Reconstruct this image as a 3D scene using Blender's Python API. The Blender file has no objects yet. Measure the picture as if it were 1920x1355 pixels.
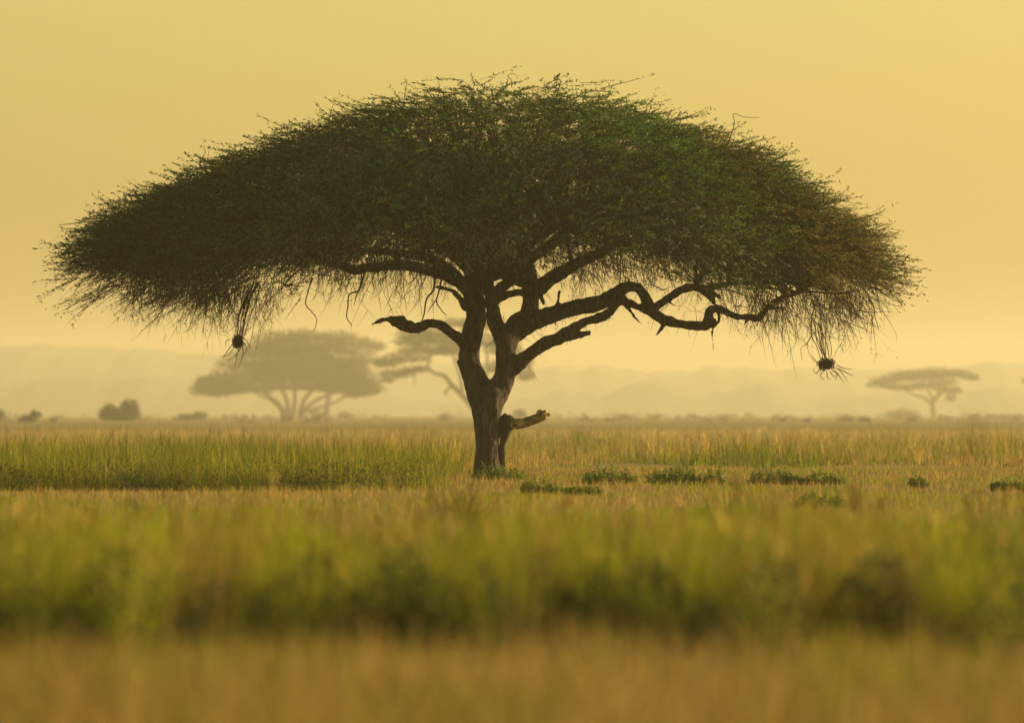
import bpy, math, random
import numpy as np
from mathutils import Vector, noise

random.seed(5)
rng = np.random.default_rng(7)
scn = bpy.context.scene

# ------------------------------------------------------------------ camera
LENS, H = 300.0, 1.39            # long lens, eye height in metres
F, HY, D = 16000.0, 775.0, 193.0  # focal length in photo pixels, horizon row, distance of the big tree
cam = bpy.data.cameras.new("camera")
cam.lens, cam.sensor_width = LENS, 36.0
cam.shift_y = (HY - 677.5) / 1920.0
cam.clip_start, cam.clip_end = 0.5, 30000
cam.dof.use_dof = True
cam.dof.focus_distance = D - 2
cam.dof.aperture_fstop = 2.5
co = bpy.data.objects.new("camera", cam)
scn.collection.objects.link(co)
co.location = (0, 0, H)
co.rotation_euler = (math.radians(90), 0, 0)
scn.camera = co

# ------------------------------------------------------------------ sky, sun, exposure
SUN_AZ, SUN_EL = math.radians(65), math.radians(9)     # azimuth measured from the view direction to the right
world = bpy.data.worlds.new("World")
scn.world = world
world.use_nodes = True
nt = world.node_tree
nt.nodes.clear()
sky = nt.nodes.new("ShaderNodeTexSky")
sky.sky_type = 'NISHITA'
sky.sun_disc = False
sky.sun_elevation = SUN_EL
sky.sun_rotation = SUN_AZ
sky.altitude = 1100
sky.air_density = 1.0
sky.dust_density = 6.0
sky.ozone_density = 1.0
tintn = nt.nodes.new("ShaderNodeMix")
tintn.data_type = 'RGBA'
tintn.blend_type = 'MULTIPLY'
tintn.inputs[0].default_value = 1.0
tintn.inputs[7].default_value = (1.0, 0.85, 0.40, 1)     # warm grade of the whole sky
bg = nt.nodes.new("ShaderNodeBackground")
bg.inputs['Strength'].default_value = 0.14
wo = nt.nodes.new("ShaderNodeOutputWorld")
nt.links.new(sky.outputs[0], tintn.inputs[6])
nt.links.new(tintn.outputs[2], bg.inputs['Color'])
nt.links.new(bg.outputs[0], wo.inputs['Surface'])

sun = bpy.data.lights.new("sun", 'SUN')
sun.energy = 3.8
sun.color = (1.0, 0.76, 0.46)
sun.angle = math.radians(0.6)
so = bpy.data.objects.new("sun", sun)
scn.collection.objects.link(so)
SDIR = Vector((math.sin(SUN_AZ) * math.cos(SUN_EL), math.cos(SUN_AZ) * math.cos(SUN_EL), math.sin(SUN_EL)))
so.rotation_euler = (-SDIR).to_track_quat('-Z', 'Y').to_euler()
so.location = (60, 150, 60)

vs = scn.view_settings
vs.view_transform = 'Standard'
vs.look = 'None'
vs.gamma = 1.0
vs.use_curve_mapping = False
vs.exposure = 0.90
HAZE_DENSITY = 0.00016
HAZE_COLOR = (1.0, 0.95, 0.72, 1)
scn.cycles.volume_bounces = 3
scn.cycles.max_bounces = 8
scn.cycles.transmission_bounces = 4
scn.cycles.diffuse_bounces = 3
scn.cycles.use_denoising = True

# ------------------------------------------------------------------ helpers
def P(px, py, d=D):
    return np.array(((px - 960) * d / F, d, H - (py - HY) * d / F))

def tag(o, label=None, cat=None, group=None, kind=None):
    if label: o["label"] = label
    if cat: o["category"] = cat
    if group: o["group"] = group
    if kind: o["kind"] = kind
    return o

def thing(name, loc, label, cat, group=None):
    o = bpy.data.objects.new(name, None)
    o.empty_display_size = 0.3
    scn.collection.objects.link(o)
    o.location = [float(v) for v in loc]
    return tag(o, label, cat, group)

def origin(o):
    v = np.zeros(3)
    while o is not None:
        v = v + np.array(o.location)
        o = o.parent
    return v

def mk(name, V, T, mat, parent=None, tint=None, smooth=False):
    V = np.asarray(V, dtype=np.float64)
    T = np.asarray(T, dtype=np.int32)
    if parent is not None:
        V = V - origin(parent)
    me = bpy.data.meshes.new(name)
    me.vertices.add(len(V))
    me.vertices.foreach_set("co", V.astype(np.float32).ravel())
    me.loops.add(T.size)
    me.loops.foreach_set("vertex_index", T.ravel())
    me.polygons.add(len(T))
    me.polygons.foreach_set("loop_start", np.arange(0, T.size, 3, dtype=np.int32))
    if tint is not None:
        a = me.attributes.new("tint", 'FLOAT_COLOR', 'POINT')
        t = np.ones((len(V), 4), dtype=np.float32)
        t[:, :3] = tint
        a.data.foreach_set("color", t.ravel())
    me.update(calc_edges=True)
    if smooth:
        me.polygons.foreach_set("use_smooth", np.ones(len(T), dtype=bool))
    me.materials.append(mat)
    o = bpy.data.objects.new(name, me)
    scn.collection.objects.link(o)
    o.parent = parent
    return o

def join(parts):
    Vs, Ts, n = [], [], 0
    for V, T in parts:
        Vs.append(V); Ts.append(T + n); n += len(V)
    return np.concatenate(Vs), np.concatenate(Ts)

def unit(v):
    return v / np.maximum(np.linalg.norm(v, axis=-1, keepdims=True), 1e-9)

def resample(pts, rad, sub):
    pts = np.asarray(pts, float); rad = np.asarray(rad, float)
    if len(pts) < 3 or sub <= 1:
        return pts, rad
    A = np.vstack([2 * pts[0] - pts[1], pts, 2 * pts[-1] - pts[-2]])
    out, ro = [], []
    for i in range(len(pts) - 1):
        p0, p1, p2, p3 = A[i:i + 4]
        for j in range(sub):
            t = j / sub
            out.append(0.5 * (2 * p1 + (p2 - p0) * t + (2 * p0 - 5 * p1 + 4 * p2 - p3) * t * t + (3 * p1 - p0 - 3 * p2 + p3) * t ** 3))
            ro.append(rad[i] + (rad[i + 1] - rad[i]) * t)
    out.append(pts[-1]); ro.append(rad[-1])
    return np.array(out), np.array(ro)

def tube(pts, rad, k=8, sub=4):
    pts, rad = resample(pts, rad, sub)
    n = len(pts)
    tg = unit(np.gradient(pts, axis=0))
    ref = np.array((0.31, 0.93, 0.2)) if abs(tg[0][1]) < 0.8 else np.array((1.0, 0, 0.1))
    u = unit(np.cross(tg[0], ref))
    V = np.zeros((n * k + 2, 3))
    ang = np.arange(k) * 2 * np.pi / k
    for i in range(n):
        u = unit(u - tg[i] * np.dot(u, tg[i]))
        w = np.cross(tg[i], u)
        V[i * k:(i + 1) * k] = pts[i] + rad[i] * (np.cos(ang)[:, None] * u + np.sin(ang)[:, None] * w)
    V[-2] = pts[0] - tg[0] * rad[0] * 0.4
    V[-1] = pts[-1] + tg[-1] * rad[-1] * 0.5
    T = []
    for i in range(n - 1):
        for j in range(k):
            a, b = i * k + j, i * k + (j + 1) % k
            T.append((a, b, b + k)); T.append((a, b + k, a + k))
    for j in range(k):
        T.append((n * k, (j + 1) % k, j))
        T.append((n * k + 1, (n - 1) * k + j, (n - 1) * k + (j + 1) % k))
    return V, np.array(T, dtype=np.int32)

def strips(p0, d, L, bend, w, S=3, side=None, taper=1.0):
    """Tapering ribbons (blades, twigs): root p0, direction d, length L, quadratic bend, root width w."""
    N = len(p0)
    if side is None:
        side = unit(np.cross(d, rng.normal(size=(N, 3))))
    V = np.zeros((N, 2 * S + 1, 3))
    for k in range(S):
        t = k / S
        c = p0 + L[:, None] * (d * t + bend * t * t)
        ww = (w * (1 - taper * t * 0.75))[:, None] * 0.5
        V[:, 2 * k] = c - side * ww
        V[:, 2 * k + 1] = c + side * ww
    V[:, 2 * S] = p0 + L[:, None] * (d + bend)
    tri = []
    for k in range(S - 1):
        a = 2 * k
        tri += [(a, a + 1, a + 3), (a, a + 3, a + 2)]
    tri.append((2 * S - 2, 2 * S - 1, 2 * S))
    T = (np.array(tri)[None] + (np.arange(N) * (2 * S + 1))[:, None, None]).reshape(-1, 3)
    return V.reshape(-1, 3), T

def leaves(p, d, L, w):
    """Diamond leaves: root p, direction d, length L, width w."""
    N = len(p)
    side = unit(np.cross(d, rng.normal(size=(N, 3))))
    V = np.zeros((N, 4, 3))
    V[:, 0] = p
    V[:, 1] = p + d * (L * 0.5)[:, None] + side * (w * 0.5)[:, None]
    V[:, 2] = p + d * L[:, None]
    V[:, 3] = p + d * (L * 0.5)[:, None] - side * (w * 0.5)[:, None]
    T = (np.array([(0, 1, 2), (0, 2, 3)])[None] + (np.arange(N) * 4)[:, None, None]).reshape(-1, 3)
    return V.reshape(-1, 3), T

_ph = rng.uniform(0, 6.28, (10, 2))
_fr = rng.uniform(0.4, 1.6, (10, 2)) * rng.choice([-1, 1], (10, 2))
def patch(x, y, s):
    """smooth pseudo noise, about -1..1, feature size s"""
    v = 0
    for i in range(10):
        v = v + np.sin(_fr[i, 0] * x / s * 2.2 + _fr[i, 1] * y / s * 2.2 + _ph[i, 0])
    return v / 4.0

def pick(cols, N, jit=0.18):
    cols = np.array(cols)
    c = cols[rng.integers(0, len(cols), N)]
    return np.clip(c * (1 + rng.normal(0, jit, (N, 1))), 0.004, 1) * (1 + rng.normal(0, 0.05, (N, 3)))

# ------------------------------------------------------------------ materials
def newmat(name):
    m = bpy.data.materials.new(name)
    m.use_nodes = True
    m.node_tree.nodes.clear()
    out = m.node_tree.nodes.new("ShaderNodeOutputMaterial")
    return m, m.node_tree, out

def leaf_mat(name, trans=0.35, rough=0.6):
    m, t, out = newmat(name)
    at = t.nodes.new("ShaderNodeAttribute"); at.attribute_name = "tint"
    b = t.nodes.new("ShaderNodeBsdfPrincipled")
    b.inputs['Roughness'].default_value = rough
    b.inputs['Specular IOR Level'].default_value = 0.12
    tr = t.nodes.new("ShaderNodeBsdfTranslucent")
    mx = t.nodes.new("ShaderNodeMixShader"); mx.inputs[0].default_value = trans
    t.links.new(at.outputs['Color'], b.inputs['Base Color'])
    t.links.new(at.outputs['Color'], tr.inputs['Color'])
    t.links.new(b.outputs[0], mx.inputs[1])
    t.links.new(tr.outputs[0], mx.inputs[2])
    t.links.new(mx.outputs[0], out.inputs['Surface'])
    return m

def bark_mat(name, c1, c2, scale=9.0, bump=0.6, stretch=0.22):
    m, t, out = newmat(name)
    tc = t.nodes.new("ShaderNodeTexCoord")
    mp = t.nodes.new("ShaderNodeMapping"); mp.inputs['Scale'].default_value = (1, 1, stretch)
    n1 = t.nodes.new("ShaderNodeTexNoise"); n1.inputs['Scale'].default_value = scale; n1.inputs['Detail'].default_value = 8; n1.inputs['Distortion'].default_value = 0.6
    vo = t.nodes.new("ShaderNodeTexVoronoi"); vo.inputs['Scale'].default_value = scale * 1.7; vo.feature = 'DISTANCE_TO_EDGE'
    cr = t.nodes.new("ShaderNodeValToRGB")
    cr.color_ramp.elements[0].position = 0.3; cr.color_ramp.elements[0].color = (*c1, 1)
    cr.color_ramp.elements[1].position = 0.72; cr.color_ramp.elements[1].color = (*c2, 1)
    b = t.nodes.new("ShaderNodeBsdfPrincipled"); b.inputs['Roughness'].default_value = 0.9; b.inputs['Specular IOR Level'].default_value = 0.15
    add = t.nodes.new("ShaderNodeMath"); add.operation = 'ADD'
    mm = t.nodes.new("ShaderNodeMath"); mm.operation = 'MINIMUM'; mm.inputs[1].default_value = 0.25
    bp = t.nodes.new("ShaderNodeBump"); bp.inputs['Strength'].default_value = bump; bp.inputs['Distance'].default_value = 0.06
    t.links.new(tc.outputs['Object'], mp.inputs[0])
    t.links.new(mp.outputs[0], n1.inputs['Vector'])
    t.links.new(mp.outputs[0], vo.inputs['Vector'])
    t.links.new(n1.outputs['Fac'], cr.inputs[0])
    t.links.new(cr.outputs[0], b.inputs['Base Color'])
    t.links.new(vo.outputs['Distance'], mm.inputs[0])
    t.links.new(mm.outputs[0], add.inputs[0])
    t.links.new(n1.outputs['Fac'], add.inputs[1])
    t.links.new(add.outputs[0], bp.inputs['Height'])
    t.links.new(bp.outputs[0], b.inputs['Normal'])
    t.links.new(b.outputs[0], out.inputs['Surface'])
    return m

M_LEAF = leaf_mat("acacia_leaf", 0.48)
M_GRASS = leaf_mat("grass_blade", 0.45, 0.75)
M_BARK = bark_mat("acacia_bark", (0.020, 0.016, 0.012), (0.135, 0.105, 0.075), 11, 1.0)
M_TWIG = bark_mat("twig_bark", (0.028, 0.018, 0.011), (0.07, 0.045, 0.026), 20, 0.2)
M_STUB = bark_mat("sunlit_bare_wood", (0.10, 0.06, 0.028), (0.66, 0.46, 0.20), 6, 0.8, 1.0)  # bare wood, lightened in colour so the stub looks sunlit
M_NEST = bark_mat("nest_grass", (0.035, 0.025, 0.014), (0.16, 0.115, 0.055), 30, 0.2)
M_FARBARK = bark_mat("far_bark", (0.05, 0.04, 0.028), (0.10, 0.078, 0.055), 2, 0.3)

def ground_material():
    m, t, out = newmat("savanna_soil")
    tc = t.nodes.new("ShaderNodeTexCoord")
    n1 = t.nodes.new("ShaderNodeTexNoise"); n1.inputs['Scale'].default_value = 0.05; n1.inputs['Detail'].default_value = 6
    n2 = t.nodes.new("ShaderNodeTexNoise"); n2.inputs['Scale'].default_value = 1.6; n2.inputs['Detail'].default_value = 8
    mp = t.nodes.new("ShaderNodeMapping"); mp.inputs['Scale'].default_value = (1, 0.25, 1)
    cr = t.nodes.new("ShaderNodeValToRGB")
    e = cr.color_ramp.elements
    e[0].position = 0.35; e[0].color = (0.24, 0.19, 0.06, 1)
    e[1].position = 0.62; e[1].color = (0.40, 0.29, 0.11, 1)
    cr2 = t.nodes.new("ShaderNodeValToRGB")
    cr2.color_ramp.elements[0].position = 0.3; cr2.color_ramp.elements[0].color = (0.55, 0.55, 0.5, 1)
    cr2.color_ramp.elements[1].position = 0.7; cr2.color_ramp.elements[1].color = (1.1, 1.05, 1.0, 1)
    mul = t.nodes.new("ShaderNodeMix"); mul.data_type = 'RGBA'; mul.blend_type = 'MULTIPLY'; mul.inputs[0].default_value = 1
    b = t.nodes.new("ShaderNodeBsdfPrincipled"); b.inputs['Roughness'].default_value = 1.0; b.inputs['Specular IOR Level'].default_value = 0.05
    bp = t.nodes.new("ShaderNodeBump"); bp.inputs['Strength'].default_value = 0.6; bp.inputs['Distance'].default_value = 0.1
    t.links.new(tc.outputs['Object'], mp.inputs[0])
    t.links.new(mp.outputs[0], n1.inputs['Vector'])
    t.links.new(tc.outputs['Object'], n2.inputs['Vector'])
    t.links.new(n1.outputs['Fac'], cr.inputs[0]); t.links.new(n2.outputs['Fac'], cr2.inputs[0])
    t.links.new(cr.outputs[0], mul.inputs[6]); t.links.new(cr2.outputs[0], mul.inputs[7])
    t.links.new(mul.outputs[2], b.inputs['Base Color'])
    t.links.new(n2.outputs['Fac'], bp.inputs['Height']); t.links.new(bp.outputs[0], b.inputs['Normal'])
    t.links.new(b.outputs[0], out.inputs['Surface'])
    return m
M_GROUND = ground_material()
M_HILL = bark_mat("wooded_hill", (0.05, 0.06, 0.03), (0.10, 0.10, 0.05), 0.05, 0.2, 1.0)

# ------------------------------------------------------------------ setting: ground, hills, haze
gx = np.array([-5800, -1500, -500, -200, -80, -40, -20, -10, 0, 10, 20, 40, 80, 200, 500, 1500, 5800.0])
gy = np.array([-300, -60, 0, 20, 40, 60, 80, 110, 150, 190, 230, 300, 400, 600, 900, 1500, 2500, 4000, 7400.0])
GX, GY = np.meshgrid(gx, gy)
GV = np.stack([GX.ravel(), GY.ravel(), np.zeros(GX.size)], 1)
GT = []
nx = len(gx)
for j in range(len(gy) - 1):
    for i in range(nx - 1):
        a = j * nx + i
        GT += [(a, a + 1, a + nx + 1), (a, a + nx + 1, a + nx)]
ground = mk("ground", GV, GT, M_GROUND)
tag(ground, "flat dry savanna ground running to the misty hills", kind="structure")

def ridge(name, label, y0, depth, xs, hs, rough, seed):
    """A long low wooded hill: cross-section bump extruded along x with an uneven, bushy crest."""
    r = np.random.default_rng(seed)
    x = np.linspace(xs[0], xs[-1], 700)
    h = np.interp(x, xs, hs)
    bump = np.convolve(r.normal(0, 1, 740), np.ones(9) / 9, 'same')[20:720] * 2.2 + np.convolve(r.normal(0, 1, 740), np.ones(3) / 3, 'same')[20:720]
    h = np.maximum(h + bump * rough, 0.2)
    prof = [(0, -0.6), (0.12, 0.35), (0.3, 0.8), (0.5, 1.0), (0.75, 0.7), (1.0, -0.6)]
    V = []
    for (u, q) in prof:
        z = np.where(q > 0, h * q + (r.normal(0, 0.3, 700) * rough if q < 1 else 0), q)
        V.append(np.stack([x, np.full(700, y0 + depth * u), z], 1))
    V = np.concatenate(V)
    T = []
    for j in range(len(prof) - 1):
        a = np.arange(699) + j * 700
        T.append(np.stack([a, a + 1, a + 701], 1)); T.append(np.stack([a, a + 701, a + 700], 1))
    o = mk(name, V, np.concatenate(T), M_HILL, smooth=True)
    return tag(o, label, kind="structure")

def hz(px, py, d):   # height of photo row py at distance d
    return H - (py - HY) * d / F
def prof_px(rows, d):
    return [((px - 960) * d / F) for px, py in rows], [hz(px, py, d) for px, py in rows]

d1 = 6200.0
xs, hs = prof_px([(-2600, 640), (-600, 648), (0, 643), (150, 644), (280, 648), (360, 652), (420, 658), (520, 665), (700, 674), (1000, 684), (1300, 690), (1560, 688), (1700, 682), (1830, 678), (1920, 680), (3000, 686), (4600, 690)], d1)
ridge("hills", "long low hill ridge fading into the morning mist", d1, 900, xs, hs, 1.6, 3)
d2 = 5200.0
xs, hs = prof_px([(-2400, 706), (-1200, 708), (-300, 712), (0, 706), (60, 703), (130, 701), (180, 706), (220, 699), (245, 697), (280, 706), (330, 711), (420, 716), (600, 735), (850, 752), (1000, 744), (1070, 728), (1130, 746), (1180, 724), (1240, 712), (1290, 717), (1330, 738), (1400, 732), (1450, 716), (1490, 720), (1540, 744), (1700, 742), (1840, 730), (1920, 727), (2300, 732), (3200, 736), (4400, 730)], d2)
ridge("hills", "lower wooded foothills in front of the far ridge, clearest at the left", d2, 700, xs, hs, 0.9, 5)

# ------------------------------------------------------------------ far wood lines, trees, bushes
FAR_COL = [(0.034, 0.042, 0.018), (0.045, 0.048, 0.020), (0.028, 0.034, 0.015), (0.050, 0.047, 0.023)]

def clump_leaves(px, py, rx, ry, d, n, size, depth=None, flat=True):
    """leaf-spray faces spread through an ellipsoid given in photo pixels at distance d"""
    c = P(px, py, d)
    s = d / F
    q = rng.normal(size=(n, 3)); q = unit(q) * (rng.random((n, 1)) ** 0.42)
    if flat:
        q[:, 2] = np.where(q[:, 2] < -0.35, q[:, 2] * 0.55, q[:, 2])
    dep = depth if depth is not None else rx * 0.9
    q = q * (1 + 0.25 * rng.random((n, 1)) ** 3)
    p = c + q * np.array((rx * s, dep * s, ry * s))
    dd = unit(q * np.array((1, 1, 0.5)) + rng.normal(0, 0.6, (n, 3)))
    return leaves(p, dd, size * rng.uniform(0.6, 1.5, n), size * 0.55 * rng.uniform(0.6, 1.3, n))

def far_tree(name, label, group, base, d, stems, pads, leaf, dens):
    t = thing(name, P(base[0], base[1], d) * np.array((1, 1, 0)), label, "tree", group)
    for st in stems:
        pts = [P(x, y, d) + np.array((0, dy * d / F, 0)) for x, y, r, dy in st]
        V, T = tube(pts, [r * 0.75 * d / F for x, y, r, dy in st], 6, 4)
        mk("trunk" if st[0][1] > 782 else "limb", V, T, M_FARBARK, t, smooth=True)
    cs = []
    for (x, y, rx, ry) in pads:
        n = int(max(160, dens * rx * ry))
        cs.append(clump_leaves(x, y, rx, ry, d, n, leaf))
    V, T = join(cs)
    N = len(V) // 4
    mk("crown", V, T, M_LEAF, t, tint=np.repeat(pick(FAR_COL, N), 4, 0))
    return t

GFAR = "acacias standing in the mist beyond the grass"
def gy_(d):   # photo row of the ground at distance d
    return HY + H * F / d

# dense dome on many stems
dA = 2500.0
padsA = []
for i in range(34):
    u = rng.uniform(-1, 1)
    v = rng.random()
    x = 540 + u * 150
    top = 622 + 92 * abs(u) ** 2.1 + (6 if u > 0.2 else 0)
    bot = 744 - 6 * (1 - abs(u))
    padsA.append((x, top + 16 + v * max(4, bot - top - 26), 34, 15))
padsA += [(398, 716, 30, 10), (412, 735, 20, 12), (430, 705, 40, 16), (480, 660, 40, 18), (520, 637, 46, 16), (560, 632, 44, 14), (610, 650, 44, 18), (650, 682, 40, 20), (682, 708, 24, 22), (662, 738, 18, 12), (450, 680, 40, 16), (560, 690, 90, 30), (500, 700, 70, 26), (620, 705, 60, 24), (545, 722, 60, 16), (600, 724, 50, 15), (490, 726, 44, 14), (640, 728, 40, 14), (445, 726, 30, 10), (672, 730, 26, 14), (386, 722, 16, 6)]
bA = gy_(dA)
stemsA = [[(534, bA + 2, 9, 0), (532, 780, 8, 0), (525, 760, 6, -10), (505, 742, 4.5, -20), (475, 725, 3, -40)],
          [(538, bA + 2, 8, 0), (540, 770, 7, 5), (536, 745, 5, 15), (520, 715, 3.5, 30)],
          [(545, bA + 2, 8, 0), (550, 775, 7, 0), (553, 745, 5, 0), (550, 705, 3.5, 0)],
          [(562, bA + 2, 8, 0), (562, 780, 7, 5), (568, 755, 6, 10), (582, 735, 4.5, 10), (612, 712, 3, 20)],
          [(566, bA + 2, 7, 0), (572, 768, 5, -10), (598, 748, 4, -25), (632, 735, 2.6, -40)],
          [(572, 772, 4, 0), (605, 762, 3.4, 15), (640, 748, 2.5, 25), (665, 725, 2, 30)],
          [(530, 770, 4, 0), (510, 752, 3, 15), (490, 742, 2.4, 25), (450, 722, 2, 30)]]
far_tree("acacia_tree", "dense dome-crowned acacia on many stems in the mist, largest far tree", GFAR, (550, bA), dA, stemsA, padsA, 0.78, 1.35)

# flat-topped one just behind its right shoulder
dB = 2850.0
bB = gy_(dB)
padsB = [(590, 634, 46, 11), (630, 632, 40, 11), (655, 642, 40, 13), (690, 647, 28, 11), (705, 652, 18, 8), (620, 655, 50, 12), (668, 662, 36, 8), (690, 676, 30, 9), (640, 685, 40, 10), (715, 683, 16, 7)]
stemsB = [[(610, bB + 1, 8, 0), (614, 760, 7, 0), (622, 715, 6, 0), (640, 690, 4, 0), (668, 662, 3, 0)],
          [(622, 715, 5, 0), (660, 700, 3.5, 5), (690, 678, 2.5, 5)],
          [(618, 730, 5, 0), (600, 690, 4, 10), (592, 640, 2.5, 10)]]
far_tree("acacia_tree", "flat-topped acacia half hidden behind the dense dome-crowned one in the mist", GFAR, (610, bB), dB, stemsB, padsB, 0.8, 1.7)

# open, leaning one behind the big trunk
dC = 2250.0
bC = gy_(dC)
padsC = [(868, 606, 44, 7), (905, 608, 40, 7), (800, 628, 50, 10), (775, 640, 34, 10), (840, 636, 50, 10), (800, 656, 46, 9), (760, 672, 40, 8), (728, 681, 22, 6), (745, 702, 30, 7), (726, 712, 12, 5), (778, 694, 22, 5), (835, 660, 26, 7), (862, 650, 26, 12), (905, 640, 34, 11), (945, 655, 30, 12), (972, 680, 24, 13), (985, 703, 14, 12), (930, 690, 24, 10), (873, 672, 14, 8)]
stemsC = [[(905, bC + 2, 10, 0), (897, 785, 9, 0), (885, 762, 8, 0), (868, 742, 7, 0), (848, 722, 6, 0), (832, 704, 5, 0), (815, 700, 4, 0), (802, 686, 3.6, 0), (806, 668, 3.2, 0), (792, 652, 2.6, 0), (780, 640, 2, 0)],
          [(802, 688, 3.4, 0), (785, 690, 3, 5), (764, 697, 2.5, 8), (740, 706, 2, 8)],
          [(806, 668, 3, 0), (825, 650, 2.5, -5), (840, 636, 2, -5)],
          [(868, 742, 5, 0), (864, 715, 4, 10), (858, 690, 3.6, 12), (850, 665, 3, 12), (862, 630, 2.4, 12), (868, 608, 2, 12)],
          [(885, 762, 6, 0), (905, 730, 5, -5), (930, 705, 4, -8), (955, 685, 3, -8)],
          [(905, 730, 4.5, 0), (915, 690, 3.5, 5), (910, 645, 2.5, 5)],
          [(848, 722, 4, 0), (835, 735, 3, 4), (838, 741, 2, 4)],
          [(790, 684, 1.8, 0), (778, 700, 1.4, 0), (777, 722, 1, 0)]]
padsC = [(x, y, rx * 1.12, ry * 1.3) for x, y, rx, ry in padsC]
far_tree("acacia_tree", "open-crowned acacia with crooked leaning trunk seen behind the big trunk", GFAR, (905, bC), dC, stemsC, padsC, 0.66, 2.0)

# lone tree at the right
dR = 3000.0
bR = gy_(dR)
padsR = [(1640, 722, 16, 4), (1655, 715, 26, 7), (1690, 708, 34, 10), (1672, 724, 28, 6), (1720, 705, 44, 12), (1755, 702, 38, 11), (1700, 727, 34, 7), (1735, 722, 30, 8), (1795, 700, 28, 8), (1815, 706, 20, 6), (1826, 709, 9, 4), (1770, 716, 26, 7), (1788, 731, 16, 9), (1782, 746, 9, 10), (1762, 729, 14, 5)]
stemsR = [[(1751, bR + 1, 8, 0), (1751, 778, 7, 0), (1749, 766, 6.5, 0), (1750, 752, 6, 0), (1758, 742, 4.5, 0), (1770, 732, 3.2, 0), (1780, 715, 2, 0)],
          [(1749, 764, 5, 0), (1742, 752, 4, 4), (1728, 744, 3, 6), (1710, 738, 2.4, 8), (1690, 728, 1.8, 8)],
          [(1750, 754, 4, 0), (1745, 740, 3, -4), (1738, 728, 2.2, -6), (1730, 712, 1.6, -6)],
          [(1758, 742, 3, 0), (1760, 728, 2.2, 3), (1757, 712, 1.8, 3)]]
far_tree("acacia_tree", "lone umbrella acacia with wedge-shaped crown far off under the hanging right nest", GFAR, (1751, bR), dR, stemsR, padsR, 0.72, 2.6)

# tip of one more crown at the right edge
dE = 3000.0
padsE = [(1928, 714, 12, 6), (1945, 710, 22, 9), (1975, 706, 30, 10), (1960, 720, 26, 7)]
stemsE = [[(1965, bR + 1, 7, 0), (1964, 765, 6, 0), (1958, 735, 4, 0), (1945, 712, 2, 0)], [(1963, 750, 4, 0), (1975, 725, 3, 0), (1985, 708, 2, 0)]]
far_tree("acacia_tree", "far acacia cut off by the right edge of the view, only its crown tip showing", GFAR, (1965, bR), dE, stemsE, padsE, 0.72, 2.4)

def far_bush(label, d, lumps, leaf=0.45, dens=3.6):
    x0 = sum(l[0] for l in lumps) / len(lumps)
    t = thing("bush", P(x0, gy_(d), d), label, "bush", "bushes in the misty distance")
    V, T = join([clump_leaves(x, y, rx, ry, d, int(max(60, dens * rx * ry)), leaf, flat=False) for x, y, rx, ry in lumps])
    N = len(V) // 4
    mk("foliage", V, T, M_LEAF, t, tint=np.repeat(pick(FAR_COL, N), 4, 0))
    st = [tube([P(x, gy_(d) + 1, d), P(x, (y + gy_(d)) / 2, d), P(x + rx * 0.2, y, d)], [rx * 0.1 * d / F, rx * 0.08 * d / F, rx * 0.04 * d / F], 5, 2) for x, y, rx, ry in lumps]
    for V, T in st:
        mk("stem", V, T, M_FARBARK, t)
    return t

far_bush("rounded two-lobed bush standing out at the left above the tall grass", 1600, [(243, 764, 17, 14), (236, 776, 26, 12), (205, 768, 12, 10), (212, 780, 24, 10), (196, 776, 10, 7)])
far_bush("boxy flat-topped bush beside the lone far acacia", 2700, [(1672, 777, 14, 8), (1692, 773, 14, 9), (1712, 777, 14, 9), (1690, 784, 32, 8)])
far_bush("low bush at the foot of the many-stemmed far acacia", 2400, [(596, 778, 15, 9), (606, 785, 18, 7)])
far_bush("second low bush to the right of the many-stemmed far acacia's foot", 2420, [(648, 781, 16, 8), (656, 787, 14, 6)])
far_bush("small pointed bush in the mist to the right of the broken stub", 2000, [(1170, 785, 10, 9), (1182, 790, 22, 7), (1165, 792, 20, 6)])
far_bush("small round bush in the mist just left of the big trunk", 2100, [(834, 782, 10, 7), (838, 788, 12, 6)])
far_bush("dark bush cut off by the left edge of the view", 1600, [(-6, 779, 14, 12), (-14, 788, 20, 10)])
far_bush("low spreading bush right of the lone far acacia", 2400, [(1875, 786, 26, 6), (1905, 785, 24, 7), (1850, 790, 16, 5)])
far_bush("ragged small bush near the left edge behind the tall grass", 1400, [(66, 778, 9, 7), (50, 786, 14, 7)])
far_bush("low bush between the two-lobed bush and the dome-crowned acacia", 1800, [(350, 783, 18, 6), (375, 779, 14, 7)])
far_bush("small dark hummock bush in the misty grass below the boxy bush", 1500, [(1622, 788, 11, 6)], 0.4)
far_bush("small dark hummock bush in the grass right of the broken stub", 330, [(1128, 832, 14, 7), (1140, 838, 12, 6)], 0.10)
far_bush("small hummock bush right of the trunk behind the stub", 2050, [(975, 776, 12, 8)])

# low scrub dotted over the far plain: reads as one mass
nb = 260
by = 1300 * (5200 / 1300.0) ** rng.random(nb)
bxx = rng.uniform(-1, 1, nb) * (20 + by * 0.072)
bh = rng.uniform(0.5, 1.7, nb) * (1 + 0.5 * patch(bxx, by * .2, 40)) * (by / 2500) ** 0.4
k = np.repeat(np.arange(nb), 26)
q = unit(rng.normal(size=(len(k), 3))) * (rng.random((len(k), 1)) ** 0.4)
p = np.stack([bxx[k], by[k], bh[k] * .45], 1) + q * np.stack([bh[k] * 1.6, bh[k] * 1.6, bh[k] * .6], 1)
p[:, 2] = np.maximum(p[:, 2], 0.02)
V, T = leaves(p, unit(rng.normal(size=(len(k), 3)) + np.array((0, 0, .4))), rng.uniform(.35, .8, len(k)), rng.uniform(.25, .5, len(k)))
tag(mk("scrub", V, T, M_LEAF, tint=np.repeat(pick([(.12, .10, .045), (.09, .085, .04)], len(k)), 4, 0)), "low scrub dotted across the far misty plain", "scrub", kind="stuff")

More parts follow.
